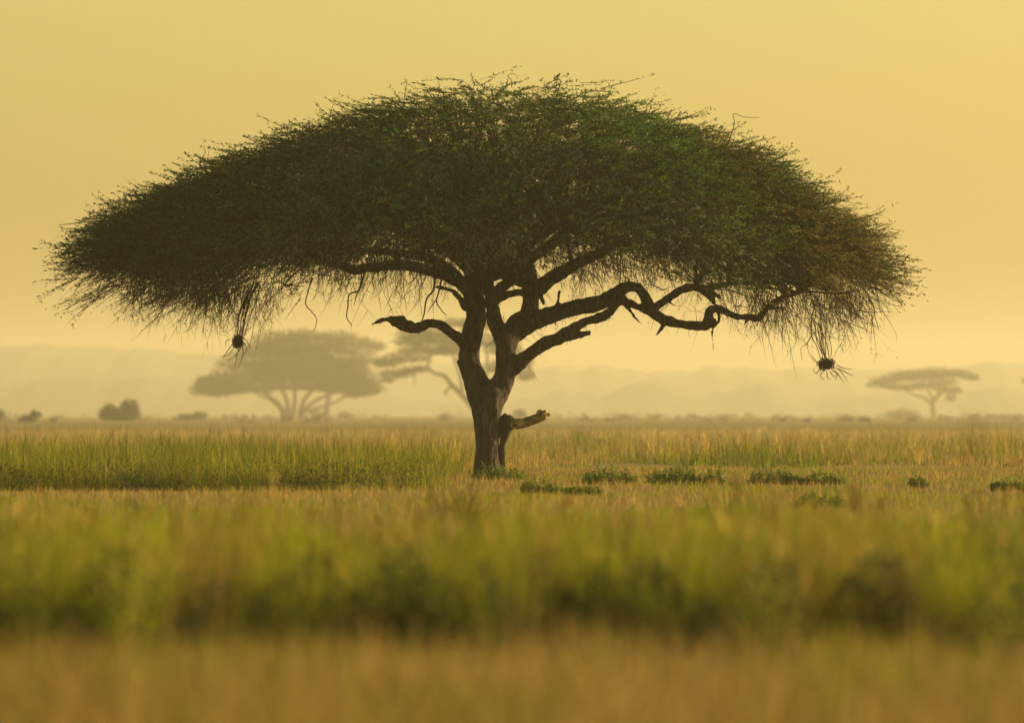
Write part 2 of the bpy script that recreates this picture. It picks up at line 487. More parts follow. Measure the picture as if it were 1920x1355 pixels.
# ------------------------------------------------------------------ the big acacia
tree = thing("acacia_tree", (P(905, 890)[0], D, 0), "huge umbrella acacia with forked dark trunk and dense green dome crown", "tree", None)

def z1(x, y, dy=0):    # coordinates read off an enlargement of the fork
    p = P(640 + x / 2.946, 460 + y / 2.946); p[1] += dy
    return p
def z2(x, y, dy=0):    # ... and of the right-hand limbs
    p = P(920 + x / 2.743, 460 + y / 2.743); p[1] += dy
    return p
R1, R2 = 1 / 2.946 / 82.9, 1 / 2.743 / 82.9

tr = []
def T1(lst, k=14, sub=5):
    tr.append(tube([z1(x, y, dy) for x, y, r, dy in lst], [r * R1 for x, y, r, dy in lst], k, sub))
def T2(lst, k=12, sub=5):
    tr.append(tube([z2(x, y, dy) for x, y, r, dy in lst], [r * R2 for x, y, r, dy in lst], k, sub))
# bole
T1([(812, 1330, 100, 0), (812, 1270, 84, 0), (810, 1180, 70, 0), (809, 1090, 66, 0), (810, 1000, 72, 0), (808, 920, 82, 0), (812, 860, 94, 0), (815, 810, 104, 0), (813, 785, 98, 0)], 20)
T1([(770, 1330, 60, -.1), (772, 1240, 40, -.08), (778, 1120, 36, -.05), (790, 950, 40, -.05), (785, 840, 50, -.05)])
T1([(850, 1330, 56, -.1), (846, 1230, 34, -.1), (838, 1100, 30, -.08), (846, 940, 38, -.02), (850, 850, 46, 0)])
# left stem
T1([(800, 960, 40, 0), (786, 900, 60, 0), (768, 830, 72, 0), (735, 735, 66, 0), (708, 645, 58, .02), (710, 565, 56, .05), (724, 485, 60, .1), (746, 400, 54, .15), (742, 320, 52, .2), (735, 240, 54, .3), (725, 160, 48, .4), (700, 60, 40, .5)])
# right stem, with the thinner stem crossing back to the left
T1([(828, 980, 40, 0), (838, 900, 56, 0), (858, 825, 68, 0), (893, 745, 63, -.05), (906, 660, 58, -.1), (905, 580, 56, -.15), (885, 500, 50, -.25), (848, 420, 42, -.3), (832, 330, 36, -.35), (812, 230, 34, -.4), (800, 130, 32, -.5), (790, 20, 26, -.6)])
T1([(905, 580, 60, -.1), (930, 500, 60, 0), (975, 430, 58, .1), (1030, 395, 50, .2), (1043, 320, 46, .3), (1042, 245, 46, .4), (1035, 150, 42, .6), (1015, 40, 36, .8), (990, -60, 28, 1.2)])
T1([(1035, 290, 40, .35), (1090, 235, 42, .3), (1180, 170, 38, .2), (1280, 112, 34, .0), (1400, 55, 30, -.3), (1500, 10, 24, -.7)])
T1([(760, 330, 30, .2), (850, 300, 26, .1), (930, 268, 23, .2), (1010, 255, 24, .3)])
T1([(850, 290, 24, -.2), (868, 240, 26, -.2), (920, 210, 24, 0), (990, 170, 22, .2)])
# upper left limbs
T1([(735, 290, 50, .2), (690, 225, 46, .1), (620, 185, 40, 0), (520, 150, 32, -.1), (400, 120, 30, -.2), (300, 112, 28, -.3), (200, 120, 26, -.4), (130, 128, 26, -.5), (70, 142, 25, -.6), (20, 118, 22, -.7), (-60, 100, 19, -.9), (-160, 88, 16, -1.1), (-270, 95, 12, -1.3)])
T1([(690, 350, 20, .1), (660, 300, 19, -.05), (620, 258, 16, -.1), (580, 240, 13, -.2), (522, 230, 8, -.3)], 8)
T1([(660, 200, 36, .1), (560, 110, 30, .5), (450, 60, 26, .9), (330, 40, 22, 1.4), (180, 20, 18, 2.0), (0, 10, 12, 2.6)])
# right limbs
T2([(60, 470, 62, .05), (120, 445, 60, .1), (200, 400, 52, .05), (300, 360, 46, 0), (420, 325, 42, -.1), (530, 305, 40, -.2), (600, 275, 38, -.3), (660, 232, 32, -.4), (715, 214, 27, -.45), (760, 228, 26, -.5), (795, 280, 27, -.5), (830, 345, 29, -.5), (880, 378, 27, -.5), (960, 402, 25, -.55), (1040, 414, 24, -.6), (1102, 412, 24, -.65), (1115, 375, 22, -.7), (1122, 340, 20, -.75), (1155, 326, 20, -.8), (1200, 342, 19, -.85), (1260, 368, 18, -.9), (1320, 370, 18, -.95), (1372, 378, 21, -1), (1398, 345, 17, -1.05), (1440, 303, 15, -1.1), (1510, 266, 13, -1.2), (1600, 236, 9, -1.4)])
T2([(828, 330, 20, -.5), (880, 296, 22, -.4), (930, 262, 22, -.3), (985, 228, 22, -.2), (1050, 214, 22, -.15), (1100, 232, 24, -.1), (1130, 262, 16, -.1), (1148, 300, 9, -.4)])
T2([(1090, 226, 18, -.1), (1150, 212, 15, 0), (1230, 196, 13, .2), (1340, 190, 10, .4)])
T2([(690, 285, 20, -.35), (735, 305, 19, -.4), (790, 335, 19, -.45), (850, 372, 19, -.5)])
# lower right limb
T2([(70, 665, 40, -.1), (120, 628, 38, -.15), (190, 566, 34, -.25), (270, 512, 32, -.35), (350, 478, 32, -.4), (420, 428, 29, -.45), (490, 392, 25, -.5), (560, 372, 22, -.5), (605, 348, 22, -.45), (645, 302, 24, -.4), (690, 270, 20, -.35)])
T2([(385, 470, 24, -.4), (440, 466, 18, -.5), (495, 452, 15, -.55), (512, 450, 15, -.57)])
# snags and dead spurs
T2([(285, 362, 20, 0), (322, 330, 17, -.1), (344, 290, 13, -.15), (352, 248, 12, -.18), (358, 236, 12, -.2)], 8)
T2([(352, 244, 6, -.18), (372, 236, 3, -.2)], 6, 1)
T2([(690, 300, 13, -.4), (725, 350, 9, -.5), (755, 388, 7, -.55), (788, 412, 3, -.6)], 8)
T2([(890, 408, 11, -.5), (868, 440, 9, -.55), (838, 474, 3, -.6)], 8)
T2([(1150, 380, 7, -.7), (1140, 430, 7, -.7), (1136, 480, 5, -.72), (1141, 520, 4.5, -.75), (1138, 552, 3, -.75)], 6)
T2([(1165, 345, 8, -.75), (1172, 385, 7, -.75), (1145, 420, 6, -.72)], 6)
T2([(1140, 245, 10, -.1), (1175, 265, 8, -.15), (1196, 280, 3, -.2)], 6)
T2([(925, 300, 9, -.4), (955, 312, 8, -.45), (980, 310, 5, -.5)], 6)
T2([(1330, 378, 8, -.95), (1302, 402, 6, -1), (1297, 416, 3, -1)], 6)
T2([(1400, 340, 8, -1), (1460, 325, 7, -1), (1525, 322, 5, -1)], 6)
T2([(262, 245, 8, .2), (262, 275, 11, .15), (278, 305, 9, .1)], 6)
T2([(335, 400, 5, -.1), (346, 440, 5, -.15), (345, 490, 4, -.2), (338, 525, 2, -.2)], 6)
T2([(745, 212, 6, -.45), (775, 192, 2.5, -.5)], 6, 1)
T2([(590, 375, 6, -.5), (628, 376, 2.5, -.55)], 6, 1)
# dead limb to the left
T1([(715, 570, 40, 0), (660, 525, 36, -.1), (610, 485, 31, -.2), (555, 446, 28, -.3), (495, 432, 24, -.4), (450, 445, 27, -.45), (415, 460, 30, -.5), (370, 448, 32, -.55), (325, 432, 34, -.6), (290, 420, 28, -.62), (255, 410, 17, -.65), (210, 422, 12, -.7), (168, 440, 5, -.75)])
T1([(345, 410, 20, -.55), (325, 400, 14, -.58), (290, 398, 8, -.6)], 8)
T1([(290, 425, 9, -.6), (282, 455, 3, -.62)], 6, 1)
T1([(275, 395, 4, -.6), (266, 372, 2, -.62)], 6, 1)
T1([(325, 455, 9, -.6), (322, 474, 3, -.6)], 6, 1)
T1([(660, 650, 14, 0), (642, 648, 9, -.02), (637, 634, 4, -.03)], 6)
V, T = join(tr)
tmp = mk("tmp_trunk", V, T, M_BARK)
rm = tmp.modifiers.new("r", 'REMESH'); rm.mode = 'VOXEL'; rm.voxel_size = 0.030
sm = tmp.modifiers.new("s", 'SMOOTH'); sm.factor = 0.5; sm.iterations = 3
dg = bpy.context.evaluated_depsgraph_get()
ev = tmp.evaluated_get(dg)
me = bpy.data.meshes.new_from_object(ev)
bpy.data.objects.remove(tmp)
n = len(me.vertices)
co_ = np.zeros(n * 3, np.float32); me.vertices.foreach_get("co", co_); co_ = co_.reshape(-1, 3)
no_ = np.zeros(n * 3, np.float32); me.vertices.foreach_get("normal", no_); no_ = no_.reshape(-1, 3)
disp = np.array([noise.fractal(Vector((c[0] * 9, c[1] * 9, c[2] * 1.7)), 0.6, 2.2, 4) * 0.022 + noise.noise(Vector((c[0] * 2.6, c[1] * 2.6, c[2] * 1.5))) * 0.03 for c in co_.tolist()], np.float32)
co_ = co_ + no_ * disp[:, None]
co_ = co_ - np.array(tree.location, np.float32)
me.vertices.foreach_set("co", co_.ravel())
me.polygons.foreach_set("use_smooth", np.ones(len(me.polygons), dtype=bool))
me.materials.clear(); me.materials.append(M_BARK)
me.update()
trunk = bpy.data.objects.new("trunk", me); scn.collection.objects.link(trunk); trunk.parent = tree
trunk["label"] = "dark furrowed trunk with its forks and bare crooked limbs"

# pale broken limb on a buttress at the foot
def z3(x, y, dy=0):
    p = P(870 + x / 7.13, 740 + y / 7.13); p[1] += dy
    return p
R3 = 1 / 7.13 / 82.9
bt = [tube([z3(x, y, dy) for x, y, r, dy in L], [r * R3 for x, y, r, dy in L], 12, 5) for L in (
    [(505, 1080, 62, .05), (505, 900, 58, .05), (500, 760, 50, .05), (520, 640, 44, .03), (560, 500, 66, 0), (590, 400, 92, 0), (600, 330, 92, 0), (605, 290, 60, 0)],
    [(470, 560, 36, .1), (480, 440, 44, .1), (520, 340, 60, .1), (570, 300, 66, .05)])]
V, T = join(bt)
V += np.array([[noise.noise(Vector(v * 9)) * 0.02, noise.noise(Vector(v * 9 + 7)) * 0.02, 0] for v in V])
butt = mk("buttress", V, T, M_BARK, tree, smooth=True)
st = [tube([z3(x, y, dy) for x, y, r, dy in L], [r * R3 for x, y, r, dy in L], 14, 6) for L in (
    [(600, 380, 60, -.02), (680, 388, 72, -.06), (760, 384, 70, -.1), (850, 360, 66, -.14), (940, 330, 62, -.18), (1010, 300, 68, -.22), (1070, 270, 64, -.25), (1105, 255, 40, -.26)],
    [(1000, 270, 44, -.2), (1020, 225, 44, -.22), (1030, 205, 30, -.22)],
    [(1060, 260, 50, -.24), (1100, 225, 34, -.25)],
    [(1090, 270, 34, -.25), (1130, 262, 26, -.27), (1150, 255, 18, -.28)])]
V, T = join(st)
V += np.array([[noise.noise(Vector(v * 12)) * 0.016, noise.noise(Vector(v * 12 + 7)) * 0.016, noise.noise(Vector(v * 12 + 3)) * 0.016] for v in V])
stub = mk("broken_limb", V, T, M_STUB, butt, smooth=True)
stub["label"] = "pale bare broken limb stub coloured as if catching the low sun"

# ---- crown of the big tree
CX = P(903, 0)[0]
LT = ([0, .146, .288, .40, .543, .67, .84, .93, 1.0], [8.76, 8.66, 8.40, 8.10, 7.70, 7.22, 6.56, 6.12, 5.72])
RT = ([0, .08, .21, .31, .42, .55, .68, .776, .85, .96, 1.0], [8.78, 8.82, 8.78, 8.56, 8.42, 8.00, 7.58, 7.12, 6.62, 5.90, 5.60])
def ztop(rho, c):
    w = 0.5 + 0.5 * c
    return (1 - w) * np.interp(rho, *LT) + w * np.interp(rho, *RT)
def rimr(th):
    a, b = 8.5, 7.9
    r = 1 / np.sqrt((np.cos(th) / a) ** 2 + (np.sin(th) / b) ** 2)
    return r * (1 + 0.035 * np.sin(3 * th + 0.4) * np.sin(th) ** 2 + 0.05 * np.sin(7 * th + 2) * np.sin(th) ** 2 + 0.02 * np.sin(13 * th))
def crown_point(rho, th, z):
    r = rho * rimr(th)
    return np.stack([CX + r * np.cos(th), D + r * np.sin(th), z], -1)

pads = []   # rho, theta, z, radius, layer
def spread(nw, lo, hi, zoff, rad, layer, mind):
    got, tries = [], 0
    while len(got) < nw and tries < nw * 60:
        tries += 1
        rho = math.sqrt(rng.uniform(lo * lo, hi * hi)); th = rng.uniform(0, 2 * math.pi)
        z = float(ztop(rho, math.cos(th))) + rng.uniform(*zoff) * float(np.interp(rho, [0, .7, .88, 1], [1, 1, .85, .5]))
        p = crown_point(np.array(rho), np.array(th), np.array(z))
        if all(np.linalg.norm(p - q) > mind for q in got):
            got.append(p)
            pads.append((rho, th, z, rng.uniform(*rad), layer, rng.uniform(.55, 1.45)))
spread(225, 0.0, 1.0, (-0.62, -0.22), (0.7, 1.1), 0, 0.9)
# tiers: flat shelves of pads below the top skin, gaps between them
shelves = []
def shelf(nw, lo, hi, zoff, layer, mind):
    got, tries = [], 0
    while len(got) < nw and tries < 4000:
        tries += 1
        rho = math.sqrt(rng.uniform(lo * lo, hi * hi)); th = rng.uniform(0, 2 * math.pi)
        R_ = float(rimr(np.array(th)))
        z = float(ztop(rho, math.cos(th))) + rng.uniform(*zoff) * float(np.interp(rho, [0, .7, .88, 1], [1, 1, .85, .55]))
        p = crown_point(np.array(rho), np.array(th), np.array(z))
        if any(np.linalg.norm(p - q) < mind for q in got): continue
        got.append(p); shelves.append(p)
        sr = rng.uniform(1.1, 1.7); tone = rng.choice([.35, .6, 1.0, 1.6, 2.0])
        for k in range(int(rng.integers(6, 9))):
            a, q = rng.uniform(0, 6.283), math.sqrt(rng.random()) * sr
            x_, y_2 = p[0] + q * math.cos(a) - CX, p[1] + q * math.sin(a) - D
            th2 = math.atan2(y_2, x_); rho2 = math.hypot(x_, y_2) / float(rimr(np.array(th2)))
            if rho2 > 1.03: continue
            zz = z - 0.22 * (q / sr) ** 2 * sr - 0.55 * max(0.0, rho2 - rho) * R_ * 0.5 + rng.normal(0, .06)
            zz = min(zz, float(ztop(min(rho2, 1), math.cos(th2))) - 0.3)
            pads.append((rho2, th2, zz, rng.uniform(.55, .85), layer, tone))
shelf(47, 0.05, 0.97, (-1.5, -0.8), 1, 1.65)
shelf(16, 0.60, 0.92, (-2.1, -1.8), 2, 1.6)
pads = [q for q in pads if not (q[4] > 0 and q[2] < 4.95 and abs(q[0] * float(rimr(np.array(q[1]))) * math.cos(q[1])) < 4.6)]
pads = [q for q in pads if not (q[4] == 2 and (-4.3 < q[0] * float(rimr(np.array(q[1]))) * math.cos(q[1]) < 5.0))]

GREEN = [(0.046, 0.100, 0.018), (0.064, 0.120, 0.020), (0.036, 0.082, 0.018), (0.088, 0.130, 0.024)]
GREY = [(0.110, 0.140, 0.070), (0.095, 0.122, 0.062), (0.080, 0.112, 0.045), (0.130, 0.145, 0.080)]
BROWN = [(0.070, 0.048, 0.018), (0.055, 0.036, 0.016), (0.09, 0.060, 0.02)]
SUN_GOLD = [(0.15, 0.12, 0.030), (0.12, 0.11, 0.026), (0.17, 0.13, 0.036), (0.09, 0.11, 0.024)]  # leaf colours with low-sun gold painted in, for the right flank
tw_p, tw_d, tw_L, tw_b, tw_c, tw_n, tw_layer = [], [], [], [], [], [], []
pad_centres = []
for (rho, th, z, rad, layer, tone) in pads:
    c = crown_point(np.array(rho), np.array(th), np.array(z))
    pad_centres.append(c)
    er = np.array((math.cos(th), math.sin(th), 0))
    et = np.array((-math.sin(th), math.cos(th), 0))
    slope = (float(ztop(min(rho + 0.08, 1), math.cos(th))) - float(ztop(max(rho - 0.08, 0), math.cos(th)))) / ((min(rho + .08, 1) - max(rho - .08, 0)) * float(rimr(np.array(th))))
    n = int((66, 54, 34)[layer] * rad / 0.95)
    a = rng.uniform(0, 6.283, n); q = np.sqrt(rng.random(n)) * rad
    off = er[None] * (np.cos(a) * q)[:, None] + et[None] * (np.sin(a) * q)[:, None]
    dj = rng.normal(0, (0.19, 0.12, 0.14)[layer], n)
    dz = dj + np.cos(a) * q * slope - 0.10 * (q / rad) ** 2
    p = c + off; p[:, 2] += dz - 0.05
    up = (0.20, 0.02, -0.25)[layer]
    d = er[None] * (0.15 + 0.85 * rho) + off * 0.55 + np.array((0, 0, up + slope * 0.35)) + rng.normal(0, 0.27, (n, 3))
    if layer == 0:
        dzc = np.clip(d[:, 2], -0.25, rng.uniform(0.08, 0.45, n))
        hxy = d[:, :2] + rng.normal(0, .15, (n, 2))
        d = np.concatenate([unit(hxy) * np.sqrt(1 - dzc ** 2)[:, None], dzc[:, None]], 1)
    tw_p.append(p); tw_d.append(unit(d))
    tw_L.append(rng.uniform(0.35, 1.0, n) * (1.0 if layer < 2 else 1.1))
    tw_b.append(np.array((0, 0, 1)) * rng.uniform(-0.22, 0.16 if layer == 0 else 0.05, (n, 1)) + rng.normal(0, 0.12, (n, 3)))
    pal = GREEN if layer == 0 else (GREY if tone > 0.85 else GREEN)
    if math.hypot(c[0] - 6.6, (c[2] - 5.0) * 1.5) < 1.5 and math.sin(th) < 0.25: pal = SUN_GOLD; tone = 1.0
    elif math.cos(th) > 0.7 and rho > 0.6 and rng.random() < .15: pal = SUN_GOLD; tone = 0.6
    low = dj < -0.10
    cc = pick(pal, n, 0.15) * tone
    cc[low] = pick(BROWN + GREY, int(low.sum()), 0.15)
    tw_c.append(cc)
    tw_n.append(np.where(low, (8, 7, 4)[layer], (24, 21, 8)[layer]))
p = np.concatenate(tw_p); d = np.concatenate(tw_d); L = np.concatenate(tw_L); b = np.concatenate(tw_b); c = np.concatenate(tw_c); nn = np.concatenate(tw_n)
V, T = strips(p, d, L, b, np.full(len(p), 0.019), 3)
twigs_o = mk("twigs", V, T, M_TWIG, tree); twigs_o["kind"] = "stuff"
idx = np.repeat(np.arange(len(p)), nn)
t = rng.uniform(0.12, 1.02, len(idx))
pos = p[idx] + L[idx, None] * (d[idx] * t[:, None] + b[idx] * (t * t)[:, None])
ld = unit(d[idx] * 0.9 + rng.normal(0, 0.5, (len(idx), 3)) + np.array((0, 0, 0.15)))
V, T = leaves(pos, ld, rng.uniform(0.045, 0.11, len(idx)), rng.uniform(0.016, 0.028, len(idx)))
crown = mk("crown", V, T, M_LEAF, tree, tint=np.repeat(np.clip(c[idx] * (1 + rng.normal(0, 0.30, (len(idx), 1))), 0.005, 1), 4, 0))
twigs_o.parent = crown
crown["label"] = "wide flat dome of fine dark green leaf sprays"
print("crown twigs", len(p), "leaves", len(idx))

# branches from the limbs out to every leaf pad
limb_nodes = []
for (x, y, dy) in [(735, 240, .3), (700, 60, .5), (800, 130, -.5), (790, 20, -.6), (1035, 150, .6), (990, -60, 1.2), (1280, 112, 0), (1500, 10, -.7), (520, 150, -.1), (300, 112, -.3), (70, 142, -.6), (-160, 88, -1.1), (450, 60, .9), (180, 20, 2.0), (0, 10, 2.6)]:
    limb_nodes.append(z1(x, y, dy))
for (x, y, dy) in [(715, 214, -.45), (1050, 214, -.15), (1230, 196, .2), (1340, 190, .4), (1510, 266, -1.2), (1600, 236, -1.4)]:
    limb_nodes.append(z2(x, y, dy))
br = []
for i in range(13):     # limbs that reach to the front and back of the dome
    th = (i + 0.5) / 13 * 2 * math.pi
    s0 = z1(760 + 120 * (i % 2) * 2, 200 - 30 * (i % 3), 0.1)
    pts = [s0]
    R_ = float(rimr(np.array(th)))
    for q in (0.12, 0.28, 0.45, 0.62, 0.8):
        zz = s0[2] + (float(ztop(q, math.cos(th))) - 1.5 - s0[2]) * min(1, q * 1.9) + rng.normal(0, 0.12)
        zz = max(zz, 4.75)
        pts.append(np.array((CX + q * R_ * math.cos(th) + rng.normal(0, .2), D + q * R_ * math.sin(th) + rng.normal(0, .2), zz)))
        if q > 0.2: limb_nodes.append(pts[-1])
    br.append(tube(pts, [0.15, 0.125, 0.10, 0.08, 0.06, 0.035], 8, 4))
limb_nodes = np.array(limb_nodes)
ctr = np.array((CX, D, 0))
for (rho, th, z, rad, layer, tone), pc in zip(pads, pad_centres):
    rr = np.linalg.norm((limb_nodes - ctr)[:, :2], axis=1)
    pr = np.linalg.norm((pc - ctr)[:2])
    cost = np.linalg.norm(limb_nodes - pc, axis=1) + np.where(rr > pr + 0.3, 3.0, 0) + np.where(limb_nodes[:, 2] > pc[2], 1.5, 0)
    s0 = limb_nodes[np.argmin(cost)]
    mid = s0 * 0.5 + pc * 0.5 + rng.normal(0, 0.18, 3) + np.array((0, 0, 0.12))
    q3 = s0 * 0.22 + pc * 0.78 + rng.normal(0, 0.12, 3)
    ln = np.linalg.norm(pc - s0)
    br.append(tube([s0, mid, q3, pc], [0.018 + 0.012 * ln, 0.014 + 0.008 * ln, 0.018, 0.009], 5, 3))
    er = np.array((math.cos(th), math.sin(th), 0))
    for k in range(4):
        e = pc + er * rad * rng.uniform(0, .45) + rng.normal(0, 0.32, 3) * np.array((1, 1, .35))
        br.append(tube([q3, (q3 + e) / 2 + rng.normal(0, .08, 3), e], [0.016, 0.011, 0.006], 4, 2))
V, T = join(br)
mk("branches", V, T, M_TWIG, tree, smooth=True)["kind"] = "stuff"

# bare twigs hanging from the underside and rim
def hang(n, rho, th, z, L, down, out, sub=3):
    z = np.where(np.abs(rho * rimr(th) * np.cos(th)) < 4.6, np.maximum(z, 5.15), z)
    er = np.stack([np.cos(th), np.sin(th), np.zeros(n)], 1)
    p = crown_point(rho, th, z)
    d = unit(er * out[:, None] + np.array((0, 0, -1)) * down[:, None] + rng.normal(0, 0.35, (n, 3)))
    b = np.array((0, 0, -1)) * rng.uniform(-.1, 0.4, (n, 1)) + rng.normal(0, 0.36, (n, 3))
    parts = [strips(p, d, L, b, np.full(n, 0.023), 4)]
    for k in range(sub):
        t = rng.uniform(0.3, 0.85, n)
        q = p + L[:, None] * (d * t[:, None] + b * (t * t)[:, None])
        d2 = unit(d + 2 * b * t[:, None] + rng.normal(0, 0.55, (n, 3)))
        parts.append(strips(q, d2, L * rng.uniform(0.25, 0.55, n), rng.normal(0, 0.2, (n, 3)) + np.array((0, 0, -0.15)), np.full(n, 0.013), 2))
    return join(parts)
hs_ = []
n = 5000
th = rng.uniform(0, 6.283, n); rho = np.sqrt(rng.uniform(0.50 ** 2, 1.0, n))
hs_.append(hang(n, rho, th, ztop(rho, np.cos(th)) - rng.uniform(0.9, 1.9, n) * np.interp(rho, [0, .7, .88, 1], [1, 1, .8, .5]), rng.uniform(0.4, 1.0, n), rng.uniform(0.15, 0.75, n), 0.4 + 0.6 * rho))
for th0, n, zlo, zhi in ((math.pi, 2600, .55, 1.75), (0.0, 2100, .5, 1.8)):
    th = th0 + rng.normal(0, 0.42, n); rho = rng.uniform(0.58, 1.0, n)
    zz = ztop(rho, np.cos(th)) - rng.uniform(zlo, zhi, n) * np.interp(rho, [.58, .85, 1], [1.1, .8, .4])
    hs_.append(hang(n, rho, th, zz, rng.uniform(0.5, 1.15, n), rng.uniform(0.15, 0.75, n), np.full(n, 0.95)))
# longer beards left and right of the trunk
for (px0, px1, py0, cnt, Lmin, Lmax, dn) in [(240, 430, 540, 230, .5, 1.0, .7), (370, 520, 550, 230, .5, 1.1, 1.0), (520, 700, 510, 110, .4, .9, 1.0), (690, 850, 500, 150, .5, 1.1, 1.0), (1060, 1180, 500, 120, .4, .8, 1.0), (1180, 1330, 505, 110, .4, .8, 1.2), (1330, 1480, 550, 120, .4, .9, 1.2), (1400, 1600, 572, 250, .5, 1.1, 1.0), (1530, 1640, 560, 160, .4, .9, .8)]:
    x = P(0, 0)[0] + rng.uniform(px0, px1, cnt) / 82.9
    y = D + rng.uniform(-2.2, 1.2, cnt)
    z = H - (py0 + rng.normal(-15, 18, cnt) - HY) / 82.9
    p = np.stack([x, y, z], 1)
    sgn = np.where(x < CX, -1.0, 1.0)
    d = unit(np.stack([sgn * rng.uniform(-.25, .55, cnt), rng.normal(0, .3, cnt), -dn * rng.uniform(.6, 1.1, cnt)], 1))
    Ls = rng.uniform(Lmin, Lmax, cnt)
    b = rng.normal(0, 0.28, (cnt, 3))
    hs_.append(strips(p, d, Ls, b, np.full(cnt, 0.017), 4))
    for k in range(3):
        t = rng.uniform(0.25, 0.9, cnt)
        q = p + Ls[:, None] * (d * t[:, None] + b * (t * t)[:, None])
        hs_.append(strips(q, unit(d + rng.normal(0, 0.6, (cnt, 3))), Ls * rng.uniform(.2, .5, cnt), rng.normal(0, .25, (cnt, 3)), np.full(cnt, 0.011), 3))
limb_lines = [[z2(*q) for q in [(120, 445, .1), (420, 325, -.1), (600, 275, -.3), (715, 214, -.45), (795, 280, -.5), (880, 378, -.5), (1040, 414, -.6), (1155, 326, -.8), (1260, 368, -.9), (1372, 378, -1), (1440, 303, -1.1), (1600, 236, -1.4)]],
              [z2(*q) for q in [(120, 628, -.15), (270, 512, -.35), (420, 428, -.45), (560, 372, -.5), (690, 270, -.35)]],
              [z2(*q) for q in [(828, 330, -.5), (930, 262, -.3), (1050, 214, -.15), (1230, 196, .2)]],
              [z1(*q) for q in [(735, 290, .2), (620, 185, 0), (400, 120, -.2), (200, 120, -.4), (70, 142, -.6), (-160, 88, -1.1), (-270, 95, -1.3)]],
              [z1(*q) for q in [(1035, 290, .35), (1180, 170, .2), (1280, 112, 0), (1500, 10, -.7)]],
              [z1(*q) for q in [(885, 500, -.4), (848, 420, -.5), (832, 330, -.5), (800, 130, -.6)]],
              [z1(*q) for q in [(906, 640, -.2), (895, 540, -.3), (848, 420, -.5)]]]
for li, line in enumerate(limb_lines):
    line = np.array(line); seg = np.linalg.norm(np.diff(line, axis=0), axis=1); cum = np.concatenate([[0], np.cumsum(seg)])
    cnt = int(cum[-1] * (16, 8, 22, 40, 30, 60, 40)[li])
    u = rng.uniform(0, cum[-1], cnt)
    p = np.stack([np.interp(u, cum, line[:, k]) for k in range(3)], 1) + rng.normal(0, .04, (cnt, 3))
    dv = unit(rng.normal(0, .6, (cnt, 3)) + np.array((0, -.2, 1.0)) * np.where(rng.random((cnt, 1)) < .5, .8, -1.0))
    Ls = rng.uniform(.15, .55, cnt)
    bv = rng.normal(0, .3, (cnt, 3)) - np.array((0, 0, .2))
    hs_.append(strips(p, dv, Ls, bv, np.full(cnt, .014), 3))
    t = rng.uniform(.3, .8, cnt)
    hs_.append(strips(p + Ls[:, None] * (dv * t[:, None] + bv * (t * t)[:, None]), unit(dv + rng.normal(0, .6, (cnt, 3))), Ls * .5, rng.normal(0, .2, (cnt, 3)), np.full(cnt, .010), 2))
V, T = join(hs_)
mk("hanging_twigs", V, T, M_TWIG, crown)["kind"] = "stuff"

def sticks(name, lists, parent, rmin=0.012, label=None):
    parts = []
    for L in lists:
        pts = []
        for i, q in enumerate(L):
            w = P(q[0], q[1]); w[1] += (q[2] if len(q) > 2 else 0); pts.append(w)
        m = len(pts)
        parts.append(tube(pts, [rmin * (1.25 - 0.8 * i / (m - 1)) for i in range(m)], 5, 4))
    V, T = join(parts)
    return mk(name, V, T, M_TWIG, parent, smooth=True)
# single dead twigs one can pick out
for L, r in [([(816, 520), (812, 545), (800, 560), (795, 590), (790, 602)], .024), ([(828, 522), (822, 550), (818, 565), (828, 582), (838, 592)], .018), ([(818, 562), (806, 578), (802, 586)], .012),
             ([(686, 505), (678, 530), (672, 545), (655, 552), (652, 575), (650, 595), (660, 610)], .020), ([(672, 545), (668, 555), (664, 572)], .014),
             ([(585, 520), (578, 545), (573, 570), (585, 585), (594, 600), (588, 622)], .014), ([(1630, 560), (1638, 575), (1641, 595), (1648, 618)], .014),
             ([(1345, 305, -2), (1362, 270, -2), (1372, 238, -2.2), (1370, 220, -2.3), (1390, 226, -2.3), (1418, 228, -2.4)], .010), ([(960, 165), (958, 150), (952, 142), (964, 139), (972, 148)], .008),
             ([(818, 195), (824, 168), (822, 152)], .010), ([(1040, 195), (1048, 165), (1051, 153), (1046, 149), (1040, 149)], .012), ([(758, 185), (761, 165), (764, 148)], .009), ([(616, 230), (621, 208), (626, 194)], .009), ([(390, 330), (380, 300), (385, 285), (380, 278)], .010), ([(400, 330), (390, 300), (392, 282)], .009)]:
    sticks("dead_twig", [L], crown, r)

